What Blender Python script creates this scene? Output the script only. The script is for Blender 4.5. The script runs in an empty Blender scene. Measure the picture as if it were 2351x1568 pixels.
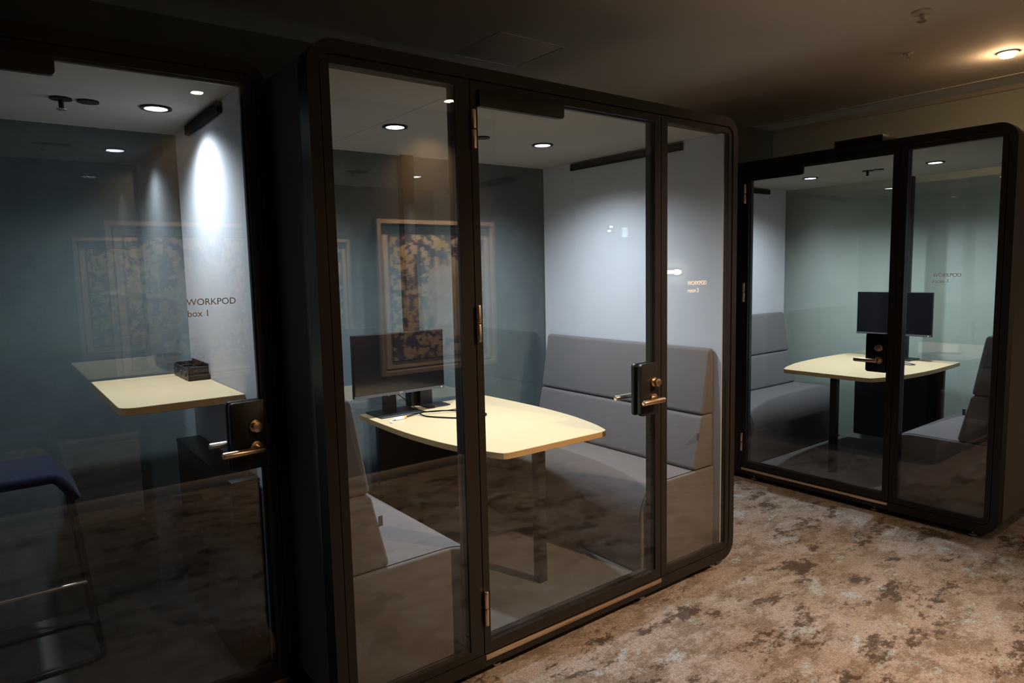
import bpy, bmesh, math, random
from mathutils import Vector, Matrix
random.seed(7)
sc = bpy.context.scene
COL = sc.collection
PI = math.pi

# ------------------------------------------------------------------ camera
f_px = 1560.0
def _n(v):
    return Vector(v).normalized()
d1 = _n((3210 - 1175.5, -(577 - 784.0), -f_px))
d2 = Vector((-50 - 1175.5, -(648 - 784.0), -f_px))
d2 = (d2 - d1 * d1.dot(d2)).normalized()
d3 = d1.cross(d2)
R = Matrix((d1, d2, d3))
cam_d = bpy.data.cameras.new('camera')
cam = bpy.data.objects.new('camera', cam_d)
COL.objects.link(cam)
cam_d.sensor_width = 36.0
cam_d.lens = f_px * 36.0 / 2351.0
cam_d.clip_start = 0.02
m4 = R.to_4x4()
m4.translation = (0, 0, 1.48)
cam.matrix_world = m4
sc.camera = cam

# ------------------------------------------------------------------ node helpers
def mat(name):
    m = bpy.data.materials.new(name)
    m.use_nodes = True
    nt = m.node_tree
    nt.nodes.clear()
    out = nt.nodes.new('ShaderNodeOutputMaterial')
    return m, nt, out
def N(nt, t, **kw):
    n = nt.nodes.new(t)
    for k, v in kw.items():
        if k.startswith('i_'):
            key = k[2:]
            key = int(key) if key.isdigit() else key.replace('_', ' ')
            n.inputs[key].default_value = v
        else:
            setattr(n, k, v)
    return n
def c4(c):
    return (c[0], c[1], c[2], 1)
def noise(nt, vec, scale, detail=4, rough=.55, dist=0):
    n = N(nt, 'ShaderNodeTexNoise')
    n.inputs['Scale'].default_value = scale
    n.inputs['Detail'].default_value = detail
    n.inputs['Roughness'].default_value = rough
    n.inputs['Distortion'].default_value = dist
    if vec is not None:
        nt.links.new(vec, n.inputs['Vector'])
    return n.outputs['Fac']
def ramp(nt, fac, stops):
    n = N(nt, 'ShaderNodeValToRGB')
    cr = n.color_ramp
    while len(cr.elements) < len(stops):
        cr.elements.new(.5)
    for e, (p, c) in zip(cr.elements, stops):
        e.position = p
        e.color = c4(c) if isinstance(c, tuple) else (c, c, c, 1)
    nt.links.new(fac, n.inputs['Fac'])
    return n.outputs['Color']
def mix(nt, fac, a, b):
    n = N(nt, 'ShaderNodeMix', data_type='RGBA')
    for sock, v in ((n.inputs[0], fac), (n.inputs[6], a), (n.inputs[7], b)):
        if isinstance(v, (int, float)):
            sock.default_value = v
        elif isinstance(v, tuple):
            sock.default_value = c4(v)
        else:
            nt.links.new(v, sock)
    return n.outputs[2]
def coords(nt, scale=(1, 1, 1), rot=(0, 0, 0), world=False):
    if world:
        g = N(nt, 'ShaderNodeNewGeometry').outputs['Position']
    else:
        g = N(nt, 'ShaderNodeTexCoord').outputs['Object']
    mp = N(nt, 'ShaderNodeMapping')
    mp.inputs['Scale'].default_value = scale
    mp.inputs['Rotation'].default_value = rot
    nt.links.new(g, mp.inputs['Vector'])
    return mp.outputs['Vector']
def principled(nt, out, col, rough=.5, metal=0, spec=.5, bump=None, bstr=.3, bdist=.002, sheen=0):
    p = N(nt, 'ShaderNodeBsdfPrincipled')
    if isinstance(col, tuple):
        p.inputs['Base Color'].default_value = c4(col)
    else:
        nt.links.new(col, p.inputs['Base Color'])
    if isinstance(rough, (int, float)):
        p.inputs['Roughness'].default_value = rough
    else:
        nt.links.new(rough, p.inputs['Roughness'])
    p.inputs['Metallic'].default_value = metal
    p.inputs['Specular IOR Level'].default_value = spec
    if sheen:
        p.inputs['Sheen Weight'].default_value = sheen
    if bump is not None:
        b = N(nt, 'ShaderNodeBump')
        b.inputs['Strength'].default_value = bstr
        b.inputs['Distance'].default_value = bdist
        nt.links.new(bump, b.inputs['Height'])
        nt.links.new(b.outputs['Normal'], p.inputs['Normal'])
    nt.links.new(p.outputs['BSDF'], out.inputs['Surface'])
    return p

def simple(name, col, rough=.5, metal=0, spec=.5, var=.12, scale=40):
    m, nt, out = mat(name)
    v = coords(nt)
    n = noise(nt, v, scale, 3)
    c = mix(nt, n, tuple(x * (1 - var) for x in col), tuple(min(1, x * (1 + var)) for x in col))
    principled(nt, out, c, rough, metal, spec)
    return m
def fabric(name, col, scale=260, var=.25, bstr=.35, big=.06, spec=.15):
    m, nt, out = mat(name)
    v = coords(nt)
    n1 = noise(nt, v, scale, 2, .7)
    n2 = noise(nt, v, 5, 3)
    c = mix(nt, n1, tuple(x * (1 - var) for x in col), tuple(min(1, x * (1 + var)) for x in col))
    c2 = mix(nt, n2, (1 - big,) * 3, (1 + big,) * 3)
    mm = N(nt, 'ShaderNodeMix', data_type='RGBA', blend_type='MULTIPLY')
    mm.inputs[0].default_value = 1
    nt.links.new(c, mm.inputs[6]); nt.links.new(c2, mm.inputs[7])
    principled(nt, out, mm.outputs[2], .92, 0, spec, n1, bstr, .0015, .1)
    return m
def emit(name, col, strength):
    m, nt, out = mat(name)
    e = N(nt, 'ShaderNodeEmission')
    e.inputs['Color'].default_value = c4(col)
    e.inputs['Strength'].default_value = strength
    nt.links.new(e.outputs[0], out.inputs['Surface'])
    return m
def glass(name, tint=(.94, .95, .95), r0=.048):
    m, nt, out = mat(name)
    lw = N(nt, 'ShaderNodeLayerWeight')
    lw.inputs['Blend'].default_value = .5
    p = N(nt, 'ShaderNodeMath', operation='POWER')
    nt.links.new(lw.outputs['Facing'], p.inputs[0]); p.inputs[1].default_value = 5
    q = N(nt, 'ShaderNodeMath', operation='MULTIPLY_ADD')
    nt.links.new(p.outputs[0], q.inputs[0]); q.inputs[1].default_value = 1 - r0; q.inputs[2].default_value = r0
    t = N(nt, 'ShaderNodeBsdfTransparent'); t.inputs['Color'].default_value = c4(tint)
    g = N(nt, 'ShaderNodeBsdfAnisotropic'); g.inputs['Roughness'].default_value = 0.0
    g.inputs['Color'].default_value = (1, 1, 1, 1)
    mx = N(nt, 'ShaderNodeMixShader')
    nt.links.new(q.outputs[0], mx.inputs[0]); nt.links.new(t.outputs[0], mx.inputs[1]); nt.links.new(g.outputs[0], mx.inputs[2])
    nt.links.new(mx.outputs[0], out.inputs['Surface'])
    return m

M = {}
M['frame'] = simple('charcoal_powder_coat', (.014, .012, .011), .45, 0, .28, .06, 300)
M['black'] = simple('black_plastic', (.007, .007, .0075), .38, 0, .3)
M['rubber'] = simple('black_rubber', (.006, .006, .006), .85, 0, .15)
M['outer_felt'] = fabric('dark_outer_felt', (.055, .055, .06), 180)
M['outer_felt_r'] = fabric('dark_outer_felt_warm', (.075, .068, .062), 180)
M['felt'] = fabric('light_grey_felt', (.37, .38, .40), 320, .14, .2, .04)
M['ceil_felt'] = fabric('pale_ceiling_felt', (.26, .24, .21), 320, .10, .2, .03)
M['pod_floor'] = fabric('grey_pod_carpet', (.080, .080, .076), 420, .5, .8)
M['seat'] = fabric('grey_wool_upholstery', (.104, .097, .097), 500, .28, .4, .05)
M['brass'] = simple('brushed_brass', (.80, .60, .42), .28, 1, .5, .05, 200)
M['steel'] = simple('satin_steel', (.62, .58, .52), .3, 1, .5, .05, 200)
M['bezel'] = simple('dark_grey_bezel', (.06, .065, .075), .45)
M['plate'] = simple('charcoal_stand_plastic', (.012, .013, .017), .42, 0, .35)
M['white_plastic'] = simple('white_plastic', (.85, .85, .87), .35, 0, .5, .02)
M['white_plastic_dim'] = simple('ceiling_fitting_white', (.6, .58, .52), .4, 0, .5, .02)
M['orange'] = simple('amber_plug', (.75, .35, .06), .4)
M['navy'] = fabric('navy_felt_seat', (.007, .010, .026), 260, .3, .4)
M['text'] = simple('pale_vinyl_lettering', (.95, .94, .92), .5, 0, .3, .02)
M['text_grey'] = simple('taupe_vinyl_lettering', (.30, .235, .20), .5, 0, .3, .02)
M['glass'] = glass('clear_glass')
M['glass_rear'] = glass('rear_glass', (.93, .955, .95), .06)
M['led'] = emit('cool_led_lens', (.86, .93, 1.0), 14)
M['led_warm'] = emit('warm_lamp_lens', (1.0, .82, .60), 30)
M['bulb'] = emit('bright_bulb', (1.0, .93, .80), 45)
M['sign_glow'] = emit('pale_sign_panel', (.75, .95, .95), 3)
M['pic_frame'] = simple('pale_wood_frame', (.55, .48, .40), .4, 0, .5, .1, 60)
M['mat_line'] = simple('dark_frame_line', (.05, .045, .05), .5)

def wood(name, a, b):
    m, nt, out = mat(name)
    v = coords(nt, (2.0, 22, 22))
    n = noise(nt, v, 3.0, 5, .6, .5)
    c = mix(nt, n, a, b)
    principled(nt, out, c, .38, 0, .4)
    return m
M['maple'] = wood('pale_maple_laminate', (.52, .392, .218), (.59, .458, .275))
M['maple_edge'] = wood('ply_table_edge', (.42, .27, .11), (.58, .40, .19))

# screen: glossy black
m, nt, out = mat('glossy_black_screen')
principled(nt, out, mix(nt, noise(nt, coords(nt), 3), (.004, .004, .005), (.007, .007, .009)), .12, 0, .5)
M['screen'] = m

# blotchy mineral plaster wall
def plaster(name, a, b, c_, rough=.85):
    m, nt, out = mat(name)
    v = coords(nt, world=True)
    n1 = noise(nt, v, 2.2, 8, .62, .6)
    n2 = noise(nt, v, 9, 6, .65, .3)
    n3 = noise(nt, v, 160, 2, .6)
    k = ramp(nt, n1, [(.30, a), (.52, b), (.74, c_)])
    k2 = mix(nt, ramp(nt, n2, [(.35, 0.0), (.7, 1.0)]), k, b)
    k3 = mix(nt, .12, k2, ramp(nt, n3, [(.3, tuple(x * .6 for x in a)), (.7, c_)]))
    principled(nt, out, k3, rough, 0, .25, n3, .25, .002)
    return m
M['wall_back'] = plaster('blue_grey_plaster', (.088, .108, .122), (.133, .158, .168), (.200, .220, .220))
M['wall_side'] = plaster('green_grey_plaster_lit', (.45, .49, .44), (.51, .545, .48), (.56, .58, .51))  # same plaster as the back wall, its brighter lit look put into the colour
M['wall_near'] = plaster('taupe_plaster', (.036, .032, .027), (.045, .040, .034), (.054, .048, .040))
M['ceiling'] = plaster('ceiling_paint', (.60, .57, .52), (.63, .60, .55), (.65, .62, .57))
M['trim'] = simple('painted_trim', (.45, .42, .37), .5)
M['grey_line'] = simple('pale_metal_edge', (.75, .72, .68), .5, 0)

# carpet
m, nt, out = mat('mottled_corridor_carpet')
va = coords(nt, (.75, 1.25, 1), (0, 0, math.radians(-14)), True)
vb = coords(nt, (1, 1, 1), (0, 0, 0), True)
big = noise(nt, va, 1.6, 4, .6, .2)
blot = noise(nt, va, 4.3, 12, .79, .12)
blot2 = noise(nt, va, 6.5, 12, .80, .15)
fib = noise(nt, vb, 240, 3, .8)
fib2 = noise(nt, vb, 75, 5, .8)
base = mix(nt, ramp(nt, big, [(.38, 0.0), (.62, 1.0)]), (.215, .186, .158), (.238, .212, .204))
base = mix(nt, ramp(nt, blot2, [(.47, 0.0), (.56, .85)]), base, (.118, .092, .068))
off = N(nt, 'ShaderNodeVectorMath', operation='ADD'); off.inputs[1].default_value = (13.1, 4.7, 2.0)
nt.links.new(va, off.inputs[0])
blue = noise(nt, off.outputs[0], 5.0, 12, .82, .1)
base = mix(nt, ramp(nt, blue, [(.55, 0.0), (.60, .85)]), base, (.24, .30, .32))
base = mix(nt, ramp(nt, blot, [(.535, 0.0), (.575, .9)]), base, (.040, .028, .021))
tex = mix(nt, ramp(nt, fib, [(.34, 0.0), (.66, 1.0)]), (.62, .62, .62), (1.42, 1.42, 1.42))
tex2 = mix(nt, ramp(nt, fib2, [(.36, 0.0), (.64, 1.0)]), (.70, .70, .70), (1.32, 1.32, 1.32))
mm = N(nt, 'ShaderNodeMix', data_type='RGBA', blend_type='MULTIPLY'); mm.inputs[0].default_value = 1
nt.links.new(base, mm.inputs[6]); nt.links.new(tex, mm.inputs[7])
m2 = N(nt, 'ShaderNodeMix', data_type='RGBA', blend_type='MULTIPLY'); m2.inputs[0].default_value = 1
nt.links.new(mm.outputs[2], m2.inputs[6]); nt.links.new(tex2, m2.inputs[7])
principled(nt, out, m2.outputs[2], .95, 0, .1, fib2, .8, .006, .05)
M['carpet'] = m

# abstract print
m, nt, out = mat('abstract_print')
v = coords(nt, (1, 1, 1))
vs = coords(nt, (1.0, 1.0, .85))
n1 = noise(nt, vs, 15, 3, .6, .3)
n2 = noise(nt, v, 4.2, 3, .6, .6)
n3 = noise(nt, vs, 30, 2, .6, .3)
sep = N(nt, 'ShaderNodeSeparateXYZ'); nt.links.new(v, sep.inputs[0])
cen = N(nt, 'ShaderNodeVectorMath', operation='DISTANCE')
nt.links.new(coords(nt, (1.25, 0, .85)), cen.inputs[0]); cen.inputs[1].default_value = (.11, 0, .44)
calm = N(nt, 'ShaderNodeMapRange', interpolation_type='SMOOTHSTEP')
nt.links.new(cen.outputs['Value'], calm.inputs['Value'])
calm.inputs['From Min'].default_value = .17; calm.inputs['From Max'].default_value = .30
calm.inputs['To Min'].default_value = .16; calm.inputs['To Max'].default_value = 1.0
paper = (.78, .72, .64)
col = mix(nt, ramp(nt, n2, [(.50, 0.0), (.56, .85)]), paper, (.72, .58, .14))
off = N(nt, 'ShaderNodeVectorMath', operation='ADD'); off.inputs[1].default_value = (3.1, 8.2, 5.5)
nt.links.new(v, off.inputs[0])
n4 = noise(nt, off.outputs[0], 11, 4, .6, 1.0)
def times(a_, b_):
    q = N(nt, 'ShaderNodeMath', operation='MULTIPLY'); nt.links.new(a_, q.inputs[0]); nt.links.new(b_, q.inputs[1]); return q.outputs[0]
col = mix(nt, times(ramp(nt, n4, [(.57, 0.0), (.60, .85)]), calm.outputs[0]), col, (.66, .26, .10))
col = mix(nt, times(ramp(nt, n1, [(.50, 0.0), (.53, .95)]), calm.outputs[0]), col, (.075, .06, .14))
col = mix(nt, times(ramp(nt, n3, [(.55, 0.0), (.58, .9)]), calm.outputs[0]), col, (.08, .07, .11))
principled(nt, out, col, .5, 0, .4)
M['art'] = m
M['paper'] = simple('cream_mount', (.78, .71, .62), .6)

# ------------------------------------------------------------------ mesh helpers
def finish(bm, sharp=32):
    bmesh.ops.remove_doubles(bm, verts=bm.verts, dist=1e-5)
    bmesh.ops.recalc_face_normals(bm, faces=bm.faces)
    lim = math.radians(sharp)
    for e in bm.edges:
        e.smooth = not (len(e.link_faces) != 2 or e.calc_face_angle(0) > lim)
    for f in bm.faces:
        f.smooth = True
def link(name, bm, mt, parent=None, mats=None):
    finish(bm)
    me = bpy.data.meshes.new(name)
    bm.to_mesh(me); bm.free()
    o = bpy.data.objects.new(name, me)
    COL.objects.link(o)
    for x in (mats or [mt]):
        me.materials.append(M[x] if isinstance(x, str) else x)
    if parent is not None:
        o.parent = parent
    return o
def merge(dst, src, mi=0):
    vm = {}
    for v in src.verts:
        vm[v] = dst.verts.new(v.co)
    for f in src.faces:
        try:
            nf = dst.faces.new([vm[v] for v in f.verts]); nf.material_index = mi or f.material_index
        except ValueError:
            pass
    src.free()
def box(bm, x0, x1, y0, y1, z0, z1, bev=0, seg=2, mi=0, mtx=None):
    t = bmesh.new()
    bmesh.ops.create_cube(t, size=1)
    for v in t.verts:
        v.co = Vector(((x0 + x1) / 2 + v.co.x * (x1 - x0), (y0 + y1) / 2 + v.co.y * (y1 - y0), (z0 + z1) / 2 + v.co.z * (z1 - z0)))
    if bev:
        bmesh.ops.bevel(t, geom=t.edges[:], offset=bev, segments=seg, profile=.5, affect='EDGES')
    if mtx is not None:
        t.transform(mtx)
    merge(bm, t, mi)
    return bm
def nb():
    return bmesh.new()
def B(*a, **k):
    return box(nb(), *a, **k)
def cyl(bm, p, r, h, axis='z', seg=28, r2=None, bev=0, mi=0):
    t = bmesh.new()
    bmesh.ops.create_cone(t, cap_ends=True, segments=seg, radius1=r, radius2=r if r2 is None else r2, depth=h)
    if bev:
        es = [e for e in t.edges if abs(e.verts[0].co.z - e.verts[1].co.z) < 1e-6]
        bmesh.ops.bevel(t, geom=es, offset=bev, segments=2, profile=.5, affect='EDGES')
    if axis == 'y':
        t.transform(Matrix.Rotation(PI / 2, 4, 'X'))
    elif axis == 'x':
        t.transform(Matrix.Rotation(PI / 2, 4, 'Y'))
    t.transform(Matrix.Translation(p))
    merge(bm, t, mi)
    return bm
def tube(bm, pts, r, seg=10, closed=False, smooth=6):
    pts = [Vector(p) for p in pts]
    if smooth > 1:          # catmull-rom
        out_ = []
        n = len(pts)
        rng = range(n if closed else n - 1)
        for i in rng:
            p0 = pts[(i - 1) % n] if (closed or i > 0) else pts[0]
            p1, p2 = pts[i], pts[(i + 1) % n]
            p3 = pts[(i + 2) % n] if (closed or i + 2 < n) else pts[-1]
            for k in range(smooth):
                t = k / smooth
                out_.append(.5 * ((2 * p1) + (-p0 + p2) * t + (2 * p0 - 5 * p1 + 4 * p2 - p3) * t * t + (-p0 + 3 * p1 - 3 * p2 + p3) * t ** 3))
        if not closed:
            out_.append(pts[-1])
        pts = out_
    n = len(pts)
    rings = []
    up = Vector((0, 0, 1))
    prev = None
    for i, p in enumerate(pts):
        a = pts[(i - 1) % n] if (closed or i > 0) else p
        b = pts[(i + 1) % n] if (closed or i < n - 1) else p
        d = (b - a).normalized()
        if prev is None:
            s = d.cross(up)
            if s.length < .1:
                s = d.cross(Vector((0, 1, 0)))
        else:
            s = prev - d * prev.dot(d)
        s.normalize(); prev = s
        u = s.cross(d).normalized()
        rings.append([bm.verts.new(p + (s * math.cos(q) + u * math.sin(q)) * r) for q in [2 * PI * k / seg for k in range(seg)]])
    for i in range(n if closed else n - 1):
        A, C = rings[i], rings[(i + 1) % n]
        for k in range(seg):
            bm.faces.new((A[k], A[(k + 1) % seg], C[(k + 1) % seg], C[k]))
    if not closed:
        bm.faces.new(rings[0]); bm.faces.new(rings[-1])
    return bm
def fillet(pts, r, n=5):
    """round the inner corners of an open polyline"""
    pts = [Vector(p) for p in pts]
    out_ = [pts[0]]
    for i in range(1, len(pts) - 1):
        a, b, c = pts[i - 1], pts[i], pts[i + 1]
        d1_, d2_ = (a - b).normalized(), (c - b).normalized()
        rr = min(r, (a - b).length * .45, (c - b).length * .45)
        p, q = b + d1_ * rr, b + d2_ * rr
        for k in range(n + 1):
            t = k / n
            out_.append(p * (1 - t) ** 2 + b * 2 * t * (1 - t) + q * t * t)
    out_.append(pts[-1])
    return out_
def rr(x0, x1, z0, z1, radii, n=6):
    """rounded rectangle, radii order: (x1,z1),(x0,z1),(x0,z0),(x1,z0)"""
    if isinstance(radii, (int, float)):
        radii = (radii,) * 4
    cs = [(x1, z1, 0, -1, -1), (x0, z1, 1, 1, -1), (x0, z0, 2, 1, 1), (x1, z0, 3, -1, 1)]
    out_ = []
    for (cx, cz, q, sx, sz), r in zip(cs, radii):
        for k in range(n + 1):
            a = PI / 2 * q + PI / 2 * k / n
            out_.append((cx + sx * r + r * math.cos(a), cz + sz * r + r * math.sin(a)))
    return out_
def ring(bm, outer, inner, y0, y1):
    n = len(outer)
    V = [[bm.verts.new((p[0], y, p[1])) for p in loop] for loop in (outer, inner) for y in (y0, y1)]
    o0, o1, i0, i1 = V
    for k in range(n):
        j = (k + 1) % n
        for quad in ((o0[k], o0[j], i0[j], i0[k]), (o1[k], i1[k], i1[j], o1[j]), (o0[k], o1[k], o1[j], o0[j]), (i0[k], i0[j], i1[j], i1[k])):
            try:
                bm.faces.new(quad)
            except ValueError:
                pass
    return bm
def prism(bm, poly, y0, y1, bev=0, seg=2, axis='y', mi=0):
    """polygon of (a,b) extruded; axis y: (a=x,b=z); axis z: (a=x,b=y)"""
    t = bmesh.new()
    mk = (lambda p, h: (p[0], h, p[1])) if axis == 'y' else (lambda p, h: (p[0], p[1], h))
    a = [t.verts.new(mk(p, y0)) for p in poly]
    b = [t.verts.new(mk(p, y1)) for p in poly]
    t.faces.new(a); t.faces.new(list(reversed(b)))
    for k in range(len(poly)):
        j = (k + 1) % len(poly)
        t.faces.new((a[k], b[k], b[j], a[j]))
    bmesh.ops.recalc_face_normals(t, faces=t.faces)
    if bev:
        es = [e for e in t.edges if (e.verts[0] in a and e.verts[1] in a) or (e.verts[0] in b and e.verts[1] in b)]
        bmesh.ops.bevel(t, geom=es, offset=bev, segments=seg, profile=.5, affect='EDGES')
    merge(bm, t, mi)
    return bm
def thing(name, label, cat, loc=(0, 0, 0), rz=0, group=None):
    o = bpy.data.objects.new(name, None)
    COL.objects.link(o)
    o.empty_display_size = .1
    o.location = loc; o.rotation_euler = (0, 0, rz)
    o['label'] = label; o['category'] = cat
    if group:
        o['group'] = group
    return o
def tag(o, label, cat, group=None):
    o['label'] = label; o['category'] = cat
    if group:
        o['group'] = group
    return o
def struct(name, bm, mt):
    o = link(name, bm, mt)
    o['kind'] = 'structure'
    return o
def lettering(body, size, parent, mtx, mt, xs=1.0, name='lettering'):
    cu = bpy.data.curves.new(name, 'FONT')
    cu.body = body; cu.size = size; cu.extrude = .0003
    cu.space_line = 1.25; cu.offset = .0002
    ob = bpy.data.objects.new(name, cu)
    COL.objects.link(ob)
    dg = bpy.context.evaluated_depsgraph_get(); dg.update()
    me = bpy.data.meshes.new_from_object(ob.evaluated_get(dg))
    bpy.data.objects.remove(ob)
    me.name = name
    me.transform(mtx @ Matrix.Diagonal((xs, 1, 1, 1)))
    o = bpy.data.objects.new(name, me)
    COL.objects.link(o); me.materials.clear(); me.materials.append(M[mt]); o.parent = parent
    return o
UPRIGHT = Matrix.Rotation(PI / 2, 4, 'X')

# ------------------------------------------------------------------ room
CH = 2.65
BACK_Y, SIDE_X, NEAR_Y, FAR_Y = 3.44, 5.60, -.44, -2.10
struct('floor', B(-3.0, 9.0, -3.2, BACK_Y + .1, -.08, 0), 'carpet')
# ceiling with an access hatch cut out
bm = nb()
hx0, hx1, hy0, hy1 = 2.10, 2.53, 2.77, 3.20
box(bm, -3.0, 9, -3.2, hy0, CH, CH + .08)
box(bm, -3.0, 9, hy1, BACK_Y + .1, CH, CH + .08)
box(bm, -3.0, hx0, hy0, hy1, CH, CH + .08)
box(bm, hx1, 9, hy0, hy1, CH, CH + .08)
struct('ceiling', bm, 'ceiling')
struct('wall_back', B(-3.0, SIDE_X + .1, BACK_Y, BACK_Y + .1, 0, CH), 'wall_back')
struct('wall_right', B(SIDE_X, SIDE_X + .1, FAR_Y, BACK_Y, 0, CH), 'wall_side')
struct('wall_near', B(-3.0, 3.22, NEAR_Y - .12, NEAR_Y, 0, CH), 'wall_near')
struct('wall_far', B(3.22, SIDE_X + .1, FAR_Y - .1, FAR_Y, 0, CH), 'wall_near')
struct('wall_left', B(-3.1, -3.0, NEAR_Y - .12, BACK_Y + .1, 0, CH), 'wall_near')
struct('baseboard_near', B(-3.0, 3.22, NEAR_Y, NEAR_Y + .012, 0, .07, bev=.002), 'trim')
struct('trim_1', B(5.26, 5.275, -2.0, BACK_Y - .02, CH - .004, CH + .001), 'grey_line')
struct('trim_2', B(SIDE_X - .03, SIDE_X, -2.0, BACK_Y - .04, CH - .03, CH), 'trim')
struct('trim_3', B(SIDE_X - .035, SIDE_X, -2.0, 1.0, 2.30, 2.335, bev=.004), 'trim')
t = thing('access_hatch', 'square access hatch flush in the corridor ceiling above the middle booth', 'ceiling hatch', (2.315, 2.985, CH))
link('hatch_panel', B(-.208, .208, -.208, .208, .001, .02, bev=.001), 'ceiling', t)
bm = nb()
w_ = .2149
for a in ((-w_, w_, -w_, -w_ + .005), (-w_, w_, w_ - .005, w_), (-w_, -w_ + .005, -w_ + .005, w_ - .005), (w_ - .005, w_, -w_ + .005, w_ - .005)):
    box(bm, a[0], a[1], a[2], a[3], -.002, .02)
link('hatch_frame', bm, 'grey_line', t)

def spot(name, loc, energy, col, size, blend=.6, rad=.03, aim=(0, 0, -1), parent=None):
    ld = bpy.data.lights.new(name, 'SPOT')
    ld.energy = energy; ld.color = col; ld.spot_size = math.radians(size); ld.spot_blend = blend; ld.shadow_soft_size = rad
    o = bpy.data.objects.new(name, ld)
    COL.objects.link(o)
    o.location = loc
    o.rotation_euler = Vector(aim).to_track_quat('-Z', 'Y').to_euler()
    if parent is not None:
        o.parent = parent
    return o
def room_downlight(x, y, label, energy, aim=(0, 0, -1), size=110, drop=.0, group='warm ceiling downlights', wash=0, glow=0):
    t = thing('ceiling_downlight', label, 'ceiling light', (x, y, CH), 0, group)
    bm = nb()
    n = 32
    prof = [(.034, -.0005), (.052, -.0005), (.052, -.006), (.046, -.008), (.036, -.006)]
    rings_ = [[bm.verts.new((r * math.cos(2 * PI * k / n), r * math.sin(2 * PI * k / n), z)) for k in range(n)] for r, z in prof]
    for i in range(len(rings_)):
        A, C = rings_[i], rings_[(i + 1) % len(rings_)]
        for k in range(n):
            bm.faces.new((A[k], A[(k + 1) % n], C[(k + 1) % n], C[k]))
    link('trim_ring', bm, 'white_plastic_dim', t)
    link('lamp_lens', cyl(nb(), (0, 0, -.004 - drop), .035, .006, seg=32), 'led_warm', t)
    spot('warm_downlight_lamp', (0, 0, -.02 - drop), energy, (1.0, .635, .36), size, 1.0, .02, aim, t)
    if glow:
        ld = bpy.data.lights.new('warm_bulb_lamp', 'POINT'); ld.energy = glow; ld.color = (1.0, .60, .30); ld.shadow_soft_size = .012
        lo = bpy.data.objects.new('warm_bulb_lamp', ld); COL.objects.link(lo); lo.location = (0, 0, -.045); lo.parent = t
    if wash:
        spot('wall_wash_lamp', (0, -.01, -.02 - drop), wash, (1.0, .635, .36), 100, 1.0, .015, (.0, -.22, -1), t)
    return t
WARM = 2.3
room_downlight(1.16, -.14, 'round warm ceiling downlight behind the viewer, mirrored in the glass of the single booth', 16 * WARM, (-.24, 1.05, -1), 46, wash=140)
room_downlight(2.62, -.14, 'round warm ceiling downlight mirrored in the left pane of the middle booth', 215 * WARM, (-.12, .80, -1), 72, wash=400)
room_downlight(4.95, .30, 'round warm ceiling downlight in the open corridor right of the view', 20 * WARM, (.0, -.1, -1), 100)
room_downlight(4.69, 1.43, 'small bright warm ceiling downlight glowing above the right-hand booth', 6 * WARM, (0, 0, -1), 165, .02, glow=3.8)
room_downlight(3.48, -1.2, 'added unseen warm ceiling lamp near the far corridor wall behind the viewer', 22 * WARM, (0, 0, -1), 140)  # added lamp warming the far ceiling, its mirror image hidden by a mullion

def ceiling_sprinkler(x, y, s, label, mt='white_plastic_dim', z=CH):
    t = thing('ceiling_sprinkler', label, 'sprinkler', (x, y, z), 0, None)
    link('rosette', cyl(nb(), (0, 0, -.005 * s), .038 * s, .0095 * s, bev=.002 * s), mt, t)
    bm = nb()
    cyl(bm, (0, 0, -.018 * s), .009 * s, .018 * s, seg=14)
    for a in (-1, 1):
        box(bm, a * .012 * s - .0015 * s, a * .012 * s + .0015 * s, -.002 * s, .002 * s, -.036 * s, -.018 * s)
    box(bm, -.0135 * s, .0135 * s, -.002 * s, .002 * s, -.02 * s, -.016 * s)
    cyl(bm, (0, 0, -.038 * s), .019 * s, .004 * s, seg=16)
    link('sprinkler_head', bm, 'steel', t)
    return t
ceiling_sprinkler(3.59, 1.447, 1.15, 'larger white-rimmed sprinkler at the top right of the corridor ceiling')
ceiling_sprinkler(4.22, 1.767, .62, 'tiny sprinkler on the corridor ceiling nearer the bright downlight')

# wall-mounted lights that the booth glass mirrors
t = thing('wall_lamp', 'bright wall lamp with round globes on the end wall, mirrored in the right pane', 'wall lamp', (SIDE_X, -.62, 1.43))
link('back_plate', B(-.02, 0, -.10, .10, -.03, .03, bev=.004), 'brass', t)
for yy, r_ in ((-.075, .022), (-.025, .018), (.025, .018), (.075, .028)):
    u = bmesh.new(); bmesh.ops.create_uvsphere(u, u_segments=16, v_segments=10, radius=r_)
    u.transform(Matrix.Translation((-.02 - r_, yy, 0)))
    link('globe', u, 'bulb', t)
t = thing('twin_spotlight', 'small fitting with two bright bulbs high on the end wall', 'wall lamp', (SIDE_X, -1.5, 1.92))
link('back_plate', B(-.015, 0, -.05, .05, -.05, .05, bev=.003), 'black', t)
for yy, zz in ((.02, .022), (-.01, -.022)):
    u = bmesh.new(); bmesh.ops.create_uvsphere(u, u_segments=14, v_segments=8, radius=.011)
    u.transform(Matrix.Translation((-.028, yy, zz)))
    link('bulb', u, 'bulb', t)
t = thing('lit_wall_panel', 'small pale glowing panel on the end wall beside the twin bulbs', 'sign', (SIDE_X, -1.28, 1.87))
link('panel_case', B(-.02, 0, -.045, .045, -.06, .06, bev=.004), 'black', t)
link('panel_face', B(-.024, -.0205, -.038, .038, -.053, .053), 'sign_glow', t)

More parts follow.
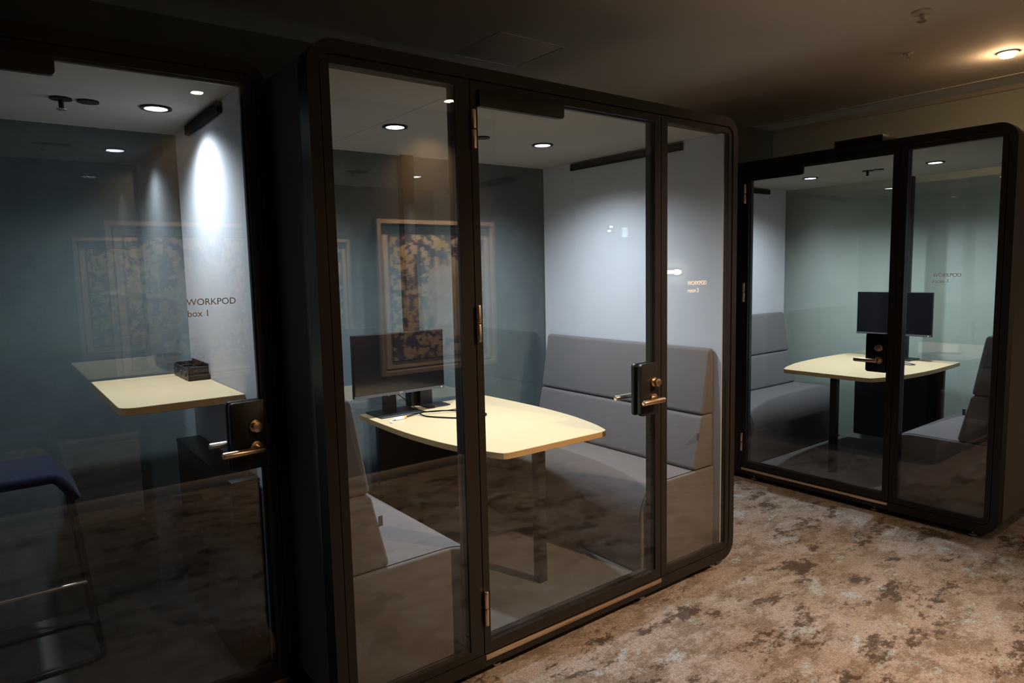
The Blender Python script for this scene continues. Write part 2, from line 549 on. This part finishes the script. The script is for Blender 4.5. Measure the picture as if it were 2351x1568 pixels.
# framed prints on the near wall (seen mirrored in the booth glass)
def framed_print(x0, x1, z0, z1, label):
    t = thing('framed_picture', label, 'picture', ((x0 + x1) / 2, NEAR_Y, z0), 0, 'framed prints on the corridor wall')
    w, h = (x1 - x0) / 2, z1 - z0
    link('picture_frame', ring(nb(), rr(-w, w, 0, h, .001, 1), rr(-w + .028, w - .028, .028, h - .028, .001, 1), .001, .035), 'pic_frame', t)
    link('mount_board', B(-w + .029, w - .029, .001, .010, .029, h - .029), 'paper', t)
    link('mount_line', ring(nb(), rr(-w + .034, w - .034, .034, h - .034, .001, 1), rr(-w + .046, w - .046, .046, h - .046, .001, 1), .0101, .013), 'mat_line', t)
    link('print', B(-w + .10, w - .10, .0101, .0125, .10, h - .10), 'art', t)
    link('print_border', ring(nb(), rr(-w + .092, w - .092, .092, h - .092, .001, 1), rr(-w + .1, w - .1, .1, h - .1, .001, 1), .0101, .0135), 'mat_line', t)
    return t
framed_print(.625, 1.625, .78, 1.85, 'framed print mirrored in the single booth, left one of the two framed prints')
framed_print(2.165, 3.165, .755, 1.855, 'framed print mirrored in the left pane of the middle booth, right one of two')

# ------------------------------------------------------------------ booths
TOP, BOT = 2.165, .035
GZ0, GZ1 = .112, 2.095
FZ = .09          # booth floor level
CZ = 2.10         # booth ceiling level
def add_door(pod, x0, x1, txt=None):
    door = link('door', ring(nb(), rr(x0, x1, .086, 2.119, .003, 2), rr(x0 + .028, x1 - .035, .127, 2.09, .003, 2), .003, .058), 'frame', pod)
    link('door_glass', B(x0 + .028, x1 - .035, .008, .018, .127, 2.09), 'glass', door)
    link('glass_gasket', ring(nb(), rr(x0 + .0285, x1 - .0355, .1275, 2.0895, .002, 2), rr(x0 + .034, x1 - .041, .133, 2.084, .002, 2), .0185, .026), 'rubber', door)
    # closer housing at the hinge side
    link('closer_housing', prism(nb(), rr(x0 + .0285, x0 + .412, 2.035, 2.089, (.001, .001, .001, .014), 5), -.012, .0075, .001), 'frame', door)
    for zc in (1.957, 1.299, .263):
        bm = nb()
        cyl(bm, (x0 + .004, -.008, zc + .033), .0085, .062, seg=20, bev=.002)
        cyl(bm, (x0 + .004, -.008, zc - .033), .0085, .062, seg=20, bev=.002)
        h = link('hinge', bm, 'brass', door)
        h['label'] = 'brass barrel hinge'
    lx1 = x1 - .034
    lx0 = lx1 - .112
    for ys, n_ in ((-.0135, 'lock_case'), (.0265, 'lock_case')):
        link(n_, prism(nb(), rr(lx0, lx1, .846, 1.072, (.002, .014, .014, .002), 5), ys, ys + (.021 if ys < 0 else .018), .003), 'black', door)
    kx = lx1 - .034
    bm = cyl(nb(), (kx, -.0175, .990), .020, .008, 'y', 28, bev=.001)
    cyl(bm, (kx, -.033, .990), .0145, .024, 'y', 28, r2=.0175, bev=.002)
    box(bm, kx - .0018, kx + .0018, -.0462, -.0445, .984, .996)
    h = link('thumb_turn', bm, 'brass', door); h['label'] = 'round brass lock knob'
    for sgn, n_, mt in ((-1, 'lever_handle', 'brass'), (1, 'lever_handle', 'steel')):
        yb = -.0135 if sgn < 0 else .0445
        bm = cyl(nb(), (kx, yb + sgn * .004, .918), .021, .008, 'y', 28, bev=.001)
        cyl(bm, (kx, yb + sgn * .028, .918), .0105, .045, 'y', 20)
        cyl(bm, (kx - .055, yb + sgn * .052, .918), .0115, .132, 'x', 20, bev=.004)
        h = link(n_, bm, mt, door)
        h['label'] = 'brass lever handle' if sgn < 0 else 'satin steel lever handle'
    h = link('sill_strip', B(x0, x1, -.004, .004, .062, .081, bev=.002), 'brass', door)
    h['label'] = 'brass strip along the bottom of the door'
    if txt:
        l = lettering(txt[0], txt[1], door, Matrix.Translation((txt[2], .0070, txt[3])) @ UPRIGHT, txt[4], txt[5])
        l['label'] = 'pale lettering on the door glass'
    return door

def add_downlight(pod, x, y, power, size=148, blend=1.0):
    bm = ring_z(nb(), x, y, .039, .053, CZ - .006, CZ - .0005)
    d = link('downlight', bm, 'black', pod)
    d['label'] = 'round black-rimmed downlight'
    link('downlight_lens', cyl(nb(), (x, y, CZ - .003), .038, .004, seg=32), 'led', d)
    spot('booth_lamp', (x, y, CZ - .02), power, (.80, .90, 1.0), size, blend, .03, (0, 0, -1), pod)
def ring_z(bm, x, y, r0, r1, z0, z1, n=32):
    L = [(r0, z0), (r1, z0), (r1, z1), (r0, z1)]
    R_ = [[bm.verts.new((x + r * math.cos(2 * PI * k / n), y + r * math.sin(2 * PI * k / n), z)) for k in range(n)] for r, z in L]
    for i in range(4):
        A, C = R_[i], R_[(i + 1) % 4]
        for k in range(n):
            bm.faces.new((A[k], A[(k + 1) % n], C[(k + 1) % n], C[k]))
    return bm

def make_pod(W, D, loc, rz, label, kind, outer='outer_felt', text=None, lights=(), power=10, fittings=(1.04, 1.11, .70), vent=(.26, 1.07), cap=False, size=148):
    pod = thing('office_booth', label, 'office booth', loc, rz)
    # front and rear rounded casing rings, felt body between
    oR, iR = rr(0, W, BOT, TOP, .085, 8), rr(.036, W - .036, .082, 2.123, .045, 8)
    link('front_casing', ring(nb(), oR, iR, 0, .07), 'frame', pod)
    link('rear_casing', ring(nb(), oR, rr(.042, W - .042, .0805, 2.1115, .002, 8), D - .05, D + .02), 'frame', pod)
    link('body', ring(nb(), rr(.004, W - .004, BOT + .004, TOP - .004, .081, 8), rr(.042, W - .042, .08, 2.112, .002, 8), .0705, D - .0505), outer, pod)
    # lining
    y_f, th = (.0285, .074) if kind == 'duo' else (.0711, .066)
    link('side_lining', B(.0425, th, y_f, D - .0065, FZ + .001, CZ - .001), 'felt', pod)
    link('side_lining', B(W - th, W - .0425, y_f, D - .0065, FZ + .001, CZ - .001), 'felt', pod)
    bm = nb()
    if kind == 'duo':
        box(bm, .0425, .578, .0711, D - .0065, CZ, 2.111)
        box(bm, .581, W - .0425, .0711, D - .0065, CZ, 2.111)
    else:
        box(bm, .0425, W - .0425, .0711, D - .0065, CZ, 2.111)
    link('ceiling_lining', bm, 'ceil_felt', pod)
    link('floor_panel', B(.0425, W - .0425, .0711, D - .0065, .081, FZ), 'pod_floor', pod)
    # rear glazing
    if kind == 'duo':
        link('rear_mullion', B(W / 2 - .035, W / 2 + .035, D - .045, D + .015, FZ + .0005, CZ - .0005, bev=.002), 'frame', pod)
        for a, b in ((.075, W / 2 - .0355), (W / 2 + .0355, W - .075)):
            link('rear_glass', B(a, b, D - .006, D + .004, FZ + .0005, CZ - .0005), 'glass_rear', pod)
    else:
        link('rear_glass', B(.067, W - .067, D - .006, D + .004, FZ + .0005, CZ - .0005), 'glass_rear', pod)
    # front glazing
    if kind == 'duo':
        for a, b, rad in ((.040, .561, (.003, .041, .041, .003)), (1.544, W - .040, (.041, .003, .003, .041))):
            ga, gb = (a + .028, b - .056) if a < .5 else (a + .039, b - .026)
            fr = link('pane_frame', ring(nb(), rr(a, b, .086, 2.119, rad, 5), rr(ga, gb, GZ0, GZ1, .003, 5), .003, .028), 'frame', pod)
            mx = (b - .056, b) if a < .5 else (a, a + .039)
            link('mullion', B(mx[0], mx[1], .0285, .058, .0905, 2.0995, bev=.002), 'frame', pod)
            gp = link('glass_pane', B(ga, gb, .008, .018, GZ0, GZ1), 'glass', pod)
            if a > 1 and text:
                l = lettering(text, .0262, gp, Matrix.Translation((1.728, .0070, 1.397)) @ UPRIGHT, 'text', 1.02)
                l['label'] = 'pale lettering on the glass'
        add_door(pod, .565, 1.540)
        # lever clearance
    else:
        add_door(pod, .040, W - .040, text)
    for (x, y) in lights:
        add_downlight(pod, x, y, power, size)
    # air vent channels along the side walls
    for sx in ((W - th - .0005, -1), (th + .0005, 1)):
        xa, xb = sorted((sx[0], sx[0] + sx[1] * .018))
        v = link('air_vent', B(xa, xb, vent[0], vent[1], CZ - .045, CZ - .008, bev=.002), 'rubber', pod)
    sx, kx, fy = fittings
    s = link('sprinkler', cyl(cyl(nb(), (sx, fy, CZ - .003), .034, .005), (sx, fy, CZ - .022), .008, .03, seg=12), 'black', pod)
    link('sprinkler_head', cyl(nb(), (sx, fy, CZ - .038), .016, .004, seg=14), 'steel', s)
    link('smoke_detector', cyl(nb(), (kx, fy, CZ - .003), .034, .005), 'black', pod)
    # levelling feet
    xs = (.12, .64, 1.45, 1.965) if kind == 'duo' else (.12, W - .12)
    for x in xs:
        for y in (.045, D - .06):
            bm = cyl(nb(), (x, y, .006), .021, .012, bev=.003)
            cyl(bm, (x, y, .023), .006, .024, seg=14)
            link('levelling_foot', bm, 'steel', pod)
    if cap:
        link('roof_box', B(1.155, 1.435, .02, .20, TOP + .0005, TOP + .042, bev=.004), 'black', pod)
    return pod

P2, P1 = (.775, 1.94), (4.08, 3.27)
W2, D2 = 2.09, 1.34
pod_mid = make_pod(W2, D2, (P2[0], P2[1], 0), 0, 'large black-framed glass booth in the middle with a centre door and two benches', 'duo',
                   text='WORKPOD\nroom 2', lights=((.655, .70), (1.475, .70)), power=122)
pod_right = make_pod(W2, D2, (P1[0], P1[1], 0), -PI / 2, 'dark glass booth at the right end of the corridor, standing at a right angle', 'duo', 'outer_felt_r',
                     text='WORKPOD\nroom 1', lights=((.635, .70), (1.455, .70)), power=98, cap=True)
pod_left = make_pod(1.03, 1.03, (-.255, 2.28, 0), 0, 'narrow single-person glass booth at the left edge with one glass door', 'single',
                    text=('WORKPOD\nbox 1', .0285, .744, 1.394, 'text', 1.0), lights=((.80, .53),), power=74, fittings=(.51, .59, .55), vent=(.28, .77), size=144)

def loc2(pod, x, y, z=0):
    a = pod.rotation_euler.z
    return (pod.location.x + x * math.cos(a) - y * math.sin(a), pod.location.y + x * math.sin(a) + y * math.cos(a), z)

# ------------------------------------------------------------------ benches
def cushion(poly, y0, y1, bev=.014):
    return prism(nb(), poly, y0, y1, bev, 3)
def rpoly(pts, r, n=4):
    """closed polygon with rounded corners; r list or scalar"""
    out_ = []
    k = len(pts)
    for i in range(k):
        a, b, c = Vector(pts[i - 1]), Vector(pts[i]), Vector(pts[(i + 1) % k])
        ri = r[i] if isinstance(r, (list, tuple)) else r
        u, v = (a - b).normalized(), (c - b).normalized()
        ri = min(ri, (a - b).length * .48, (c - b).length * .48)
        p, q = b + u * ri, b + v * ri
        for j in range(n + 1):
            t = j / n
            w = p * (1 - t) ** 2 + b * 2 * t * (1 - t) + q * t * t
            out_.append((w.x, w.y))
    return out_
def make_bench(pod, side, label):
    """side 0: against local left wall, 1: against local right wall (mirrored)"""
    L = D2 - .0511 - .076
    base = (.0755, .061) if side == 0 else (W2 - .0755, .061)
    t = thing('bench_seat', label, 'bench', loc2(pod, base[0], base[1], FZ), pod.rotation_euler.z, 'upholstered benches in the booths')
    s = 1 if side == 0 else -1
    sgn = lambda pts: [(s * x, z) for x, z in pts]
    z0 = .0005
    seat = rpoly([(.001, z0), (.535, z0), (.530, .405), (.001, .405)], [.014, .016, .16, .014], 8)
    link('seat_base', cushion(sgn(seat), 0, L, .010), 'seat', t)
    low = rpoly([(.001, .406), (.158, .406), (.098, .669), (.001, .669)], [.016, .024, .020, .016], 4)
    lo = link('back_cushion', cushion(sgn(low), .006, L - .006), 'seat', t)
    up = rpoly([(.001, .671), (.097, .671), (.042, .993), (.001, .993)], [.016, .020, .024, .016], 4)
    link('back_cushion', cushion(sgn(up), .006, L - .006), 'seat', t)
    # piping line on the seat edge near the front
    bm = nb()
    path = [(x, z) for x, z in seat if z > .12 and x > .002]
    path = sorted([p for p in path if p[0] > .01], key=lambda p: p[0] - p[1])
    tube(bm, [(s * (x + .0005), .0135, z + .0005) for x, z in path], .0022, 6, smooth=1)
    link('piping', bm, 'rubber', t)
    xa = sorted((s * .118, s * .133))
    tg = link('label_tag', B(xa[0], xa[1], .004, .0065, .565 - .01, .590), 'bezel', lo)
    tg['label'] = 'small dark woven label'
    return t
make_bench(pod_mid, 0, 'grey bench on the left side of the middle booth, partly behind its left pane')
make_bench(pod_mid, 1, 'grey bench on the right side of the middle booth, seen through door and right pane')
make_bench(pod_right, 0, 'dark grey bench on the left side of the right-hand booth')
make_bench(pod_right, 1, 'grey bench on the right side of the right-hand booth, mostly hidden by its frame')

# ------------------------------------------------------------------ tables
def smooth_closed(pts, n=6):
    out_ = []
    k = len(pts)
    for i in range(k):
        p0, p1, p2, p3 = [Vector(pts[(i + j) % k]) for j in (-1, 0, 1, 2)]
        for j in range(n):
            t = j / n
            w = .5 * ((2 * p1) + (-p0 + p2) * t + (2 * p0 - 5 * p1 + 4 * p2 - p3) * t * t + (-p0 + 3 * p1 - 3 * p2 + p3) * t ** 3)
            out_.append((w.x, w.y))
    return out_
def make_table(pod, cx, zt, label):
    t = thing('meeting_table', label, 'table', loc2(pod, cx, 0, FZ), pod.rotation_euler.z, 'boat-shaped booth tables')
    side = [(-.395, D2 - .055), (-.402, 1.15), (-.407, .98), (-.408, .82), (-.400, .66), (-.382, .50), (-.352, .36)]
    left = [side[0]]
    # spline along the curved side
    for i in range(len(side) - 1):
        p0 = Vector(side[max(i - 1, 0)]); p1 = Vector(side[i]); p2 = Vector(side[i + 1]); p3 = Vector(side[min(i + 2, len(side) - 1)])
        for j in range(1, 6):
            u = j / 5
            w = .5 * ((2 * p1) + (-p0 + p2) * u + (2 * p0 - 5 * p1 + 4 * p2 - p3) * u * u + (-p0 + 3 * p1 - 3 * p2 + p3) * u ** 3)
            left.append((w.x, w.y))
    corner = [(-.332, .285), (-.300, .205), (-.288, .187), (-.268, .178), (-.23, .176)]
    half = left + corner
    poly = half + [(-x, y) for x, y in reversed(half)]
    z = zt - FZ
    bm = nb()
    prism(bm, poly, z - .027, z, .0015, 1, 'z')
    for f in bm.faces:
        f.material_index = 0 if f.calc_center_median().z > z - .0012 else 1
    link('tabletop', bm, None, t, ['maple', 'maple_edge'])
    link('leg', B(-.022, .022, .295, .339, .0005, z - .0275, bev=.003), 'black', t)
    link('back_panel', prism(nb(), rr(-.31, .31, .06, z - .0275, (.001, .001, .012, .012), 4), D2 - .10, D2 - .06, .003), 'black', t)
    return t
T_MID, T_R = .757, .773
make_table(pod_mid, 1.095, T_MID, 'pale maple boat-shaped table in the middle booth between its benches')
make_table(pod_right, 1.05, T_R, 'pale maple boat-shaped table in the right-hand booth')

# single booth shelf table
t = thing('shelf_table', 'high pale maple table fixed to the right wall of the single booth', 'table', (.7080, 2.50, 1.06))
poly = rpoly([(-.0005, .0), (-.0005, .765), (-.395, .765), (-.395, .0)], [.001, .004, .01, .055], 6)
bm = prism(nb(), poly, -.027, 0, .0015, 1, 'z')
for f in bm.faces:
    f.material_index = 0 if f.calc_center_median().z > -.0012 else 1
link('tabletop', bm, None, t, ['maple', 'maple_edge'])
link('wall_bracket', B(-.05, -.001, .02, .06, -.16, -.0275, bev=.003), 'white_plastic_dim', t)
t = thing('equipment_box', 'long black cabinet low along the right wall of the single booth under the table', 'cabinet', (.655, 2.80, FZ))
link('cabinet_body', B(-.045, .050, -.42, .42, .001, .675, bev=.004), 'black', t)
link('cabinet_lid', B(-.047, .050, -.422, .422, .6755, .690, bev=.003), 'black', t)

# desk organiser
t = thing('desk_organiser', 'black open desk organiser with compartments on the high table of the single booth', 'organiser', (.662, 3.10, 1.0605))
bm = nb()
box(bm, -.036, .036, -.13, .13, 0, .006)
# tapered walls
for x0, x1, y0, y1, h in ((-.040, -.034, -.132, .132, .052), (.034, .040, -.132, .132, .066), (-.034, .034, -.132, -.126, .056), (-.034, .034, .126, .132, .056),
                          (-.034, .004, -.045, -.041, .05), (-.034, .004, .041, .045, .05), (.002, .006, -.126, .126, .054)):
    box(bm, x0, x1, y0, y1, .0, h, bev=.0012, seg=1)
link('tray', bm, 'black', t)
for yy in (-.088, -.002, .085):
    link('round_cutout', cyl(nb(), (-.0415, yy, .026), .012, .003, 'x', 18), 'plate', t)

# stool in the single booth
t = thing('high_stool', 'navy upholstered high stool with a dark sled frame in the single booth', 'stool', (.035, 2.98, FZ))
bm = nb()
# saddle seat: inverted U in x with drooping rounded ends
prof = []
hw = .175
for k in range(0, 17):
    a = -1 + 2 * k / 16
    x = a * hw
    z = .722 - .10 * max(0, (abs(a) - .55) / .45) ** 1.9
    prof.append((x, z))
thick = .036
upper = [(x, z) for x, z in prof]
lower = []
for i, (x, z) in enumerate(prof):
    p, q = prof[max(i - 1, 0)], prof[min(i + 1, 16)]
    d = Vector((q[0] - p[0], q[1] - p[1])).normalized()
    lower.append((x + d.y * thick, z - d.x * thick))
prism(bm, upper + list(reversed(lower)), -.18, .17, .012, 3)
link('seat', bm, 'navy', t)
for sy in (-1, 1):
    for sx in (-1, 1):
        bm = nb()
        tube(bm, [(sx * .135, sy * .13, .672), (sx * .155, sy * .138, .55), (sx * .198, sy * .155, .06)], .0095, 12, smooth=1)
        link('leg', bm, 'frame', t)
bm = nb()
loop = rr(-.208, .208, -.175, .175, .06, 6)
tube(bm, [(x, y, .0115) for x, y in loop], .0095, 12, closed=True, smooth=1)
for sy in (-1, 1):
    for sx in (-1, 1):
        tube(bm, [(sx * .198, sy * .155, .06), (sx * .203, sy * .150, .012)], .0095, 10, smooth=1)
link('floor_frame', bm, 'frame', t)
link('footrest', tube(nb(), [(-.172, -.147, .30), (.172, -.147, .30)], .008, 12, smooth=1), 'steel', t)

# ------------------------------------------------------------------ monitors
def make_monitor(loc, rz, bottom, label, yneck=.085, logo=False):
    t = thing('computer_monitor', label, 'monitor', loc, rz, 'monitors on the booth tables')
    w, h = .2575, .312
    b = bottom
    link('casing', B(-w, w, .004, .026, b, b + h, bev=.002), 'black', t)
    link('chin', B(-w, w, .0005, .0038, b, b + .0145), 'bezel', t)
    link('back_housing', B(-w * .62, w * .62, .0261, .052, b + .05, b + h - .07, bev=.008), 'black', t)
    sc_ = link('screen', B(-w + .004, w - .004, .0, .0039, b + .016, b + h - .004), 'screen', t)
    if logo:
        l = lettering('DELL', .0085, sc_, Matrix.Translation((-.011, .0001, b + .0045)) @ UPRIGHT, 'steel', 1.1, 'maker_mark')
    link('power_light', B(w - .0205, w - .0185, -.0003, .0004, b + .0065, b + .0085), 'led', t)
    # neck with round cable hole
    bm = nb()
    hole_z, hr = .098, .021
    n = 8
    outer_ = rr(-.038, .038, .007, b + .12, .004, n)
    inner_ = []
    cnt = len(outer_)
    for i, (x, z) in enumerate(outer_):
        a = math.atan2(z - hole_z, x)
        inner_.append((hr * math.cos(a), hole_z + hr * math.sin(a)))
    ring(bm, outer_, inner_, yneck, yneck + .014)
    box(bm, -.04, .04, .0525, yneck - .0005, b + .075, b + .118, bev=.003)
    link('neck', bm, 'plate', t)
    link('base', prism(nb(), rr(-.125, .125, -.012, .178, .006, 3), 0, .0065, .002, 1, 'z'), 'plate', t)
    return t
make_monitor((1.635, 3.055, T_MID + .0005), 0, .112, 'wide black monitor on the table of the middle booth', .135, True)
make_monitor(loc2(pod_right, 1.065, 1.10, T_R + .0005), -PI / 2, .18, 'black monitor on the table of the right-hand booth', .12)
t = thing('upright_stand', 'black stand with flat base and upright plate behind the middle booth monitor', 'stand', (1.865, 3.155, T_MID + .0005))
link('base', prism(nb(), rr(-.045, .095, -.045, .07, .003, 2), 0, .006, .0015, 1, 'z'), 'plate', t)
link('upright_plate', B(-.040, .035, .045, .055, .0062, .19, bev=.002), 'plate', t)

# adapter and cables (middle booth)
z = T_MID
t = thing('cable_adapter', 'small white video adapter with a short tail on the middle table edge', 'adapter', (1.575, 2.975, z + .0005), math.radians(8))
link('adapter_body', B(-.032, .022, -.014, .014, 0, .0125, bev=.004, seg=3), 'white_plastic', t)
link('tail', tube(nb(), [(-.030, 0, .006), (-.050, -.003, .005), (-.066, -.016, .0035), (-.072, -.030, .0035)], .0032, 8), 'white_plastic', t)
link('tail_plug', B(-.080, -.066, -.044, -.028, .0, .0055, bev=.0015), 'white_plastic', t)
h = link('cable_plug', B(.0225, .037, -.010, .010, .001, .012, bev=.002), 'orange', t); h['label'] = 'amber plug'
tag(link('video_cable', tube(nb(), [(1.615, 2.982, z + .0075), (1.66, 3.00, z + .006), (1.73, 2.985, z + .014), (1.83, 2.95, z + .012), (1.93, 2.87, z + .0045), (1.96, 2.78, z + .0045), (1.90, 2.73, z + .0045), (1.82, 2.76, z + .0045), (1.74, 2.86, z + .0045), (1.70, 2.94, z + .0045), (1.70, 3.005, z + .0108)], .0035, 8), 'rubber'),
    'thicker black cable looping across the middle table from the white adapter', 'cable')
tag(link('power_cable', tube(nb(), [(1.660, 3.165, z + .10), (1.69, 3.11, z + .06), (1.725, 3.06, z + .020), (1.775, 3.02, z + .003), (1.86, 2.99, z + .003), (1.96, 2.985, z + .003), (2.04, 3.02, z + .003), (2.06, 3.08, z + .003)], .0022, 8), 'rubber'),
    'thin black cable coming down from the back of the middle monitor', 'cable')
# cable in right booth
z = T_R
pts = [(1.13, 1.17, z + .14), (1.145, 1.08, z + .11), (1.16, 1.03, z + .06), (1.15, 1.03, z + .012), (1.10, 1.00, z + .004), (1.16, .93, z + .004), (1.26, .90, z + .004), (1.29, .94, z + .004), (1.18, 1.00, z + .004), (1.05, 1.0, z + .004)]
tag(link('monitor_cable', tube(nb(), [loc2(pod_right, p[0], p[1], p[2]) for p in pts], .003, 8), 'bezel'), 'dark cable hanging from the monitor onto the right-hand booth table', 'cable')

# ------------------------------------------------------------------ world and view
w = bpy.data.worlds.new('world'); sc.world = w
w.use_nodes = True
bg = w.node_tree.nodes['Background']
bg.inputs[0].default_value = (.9, .75, .6, 1); bg.inputs[1].default_value = .0015
sc.view_settings.view_transform = 'Standard'
sc.view_settings.look = 'None'
sc.view_settings.exposure = 0.0
sc.view_settings.gamma = 1.0
sc.view_settings.use_curve_mapping = False
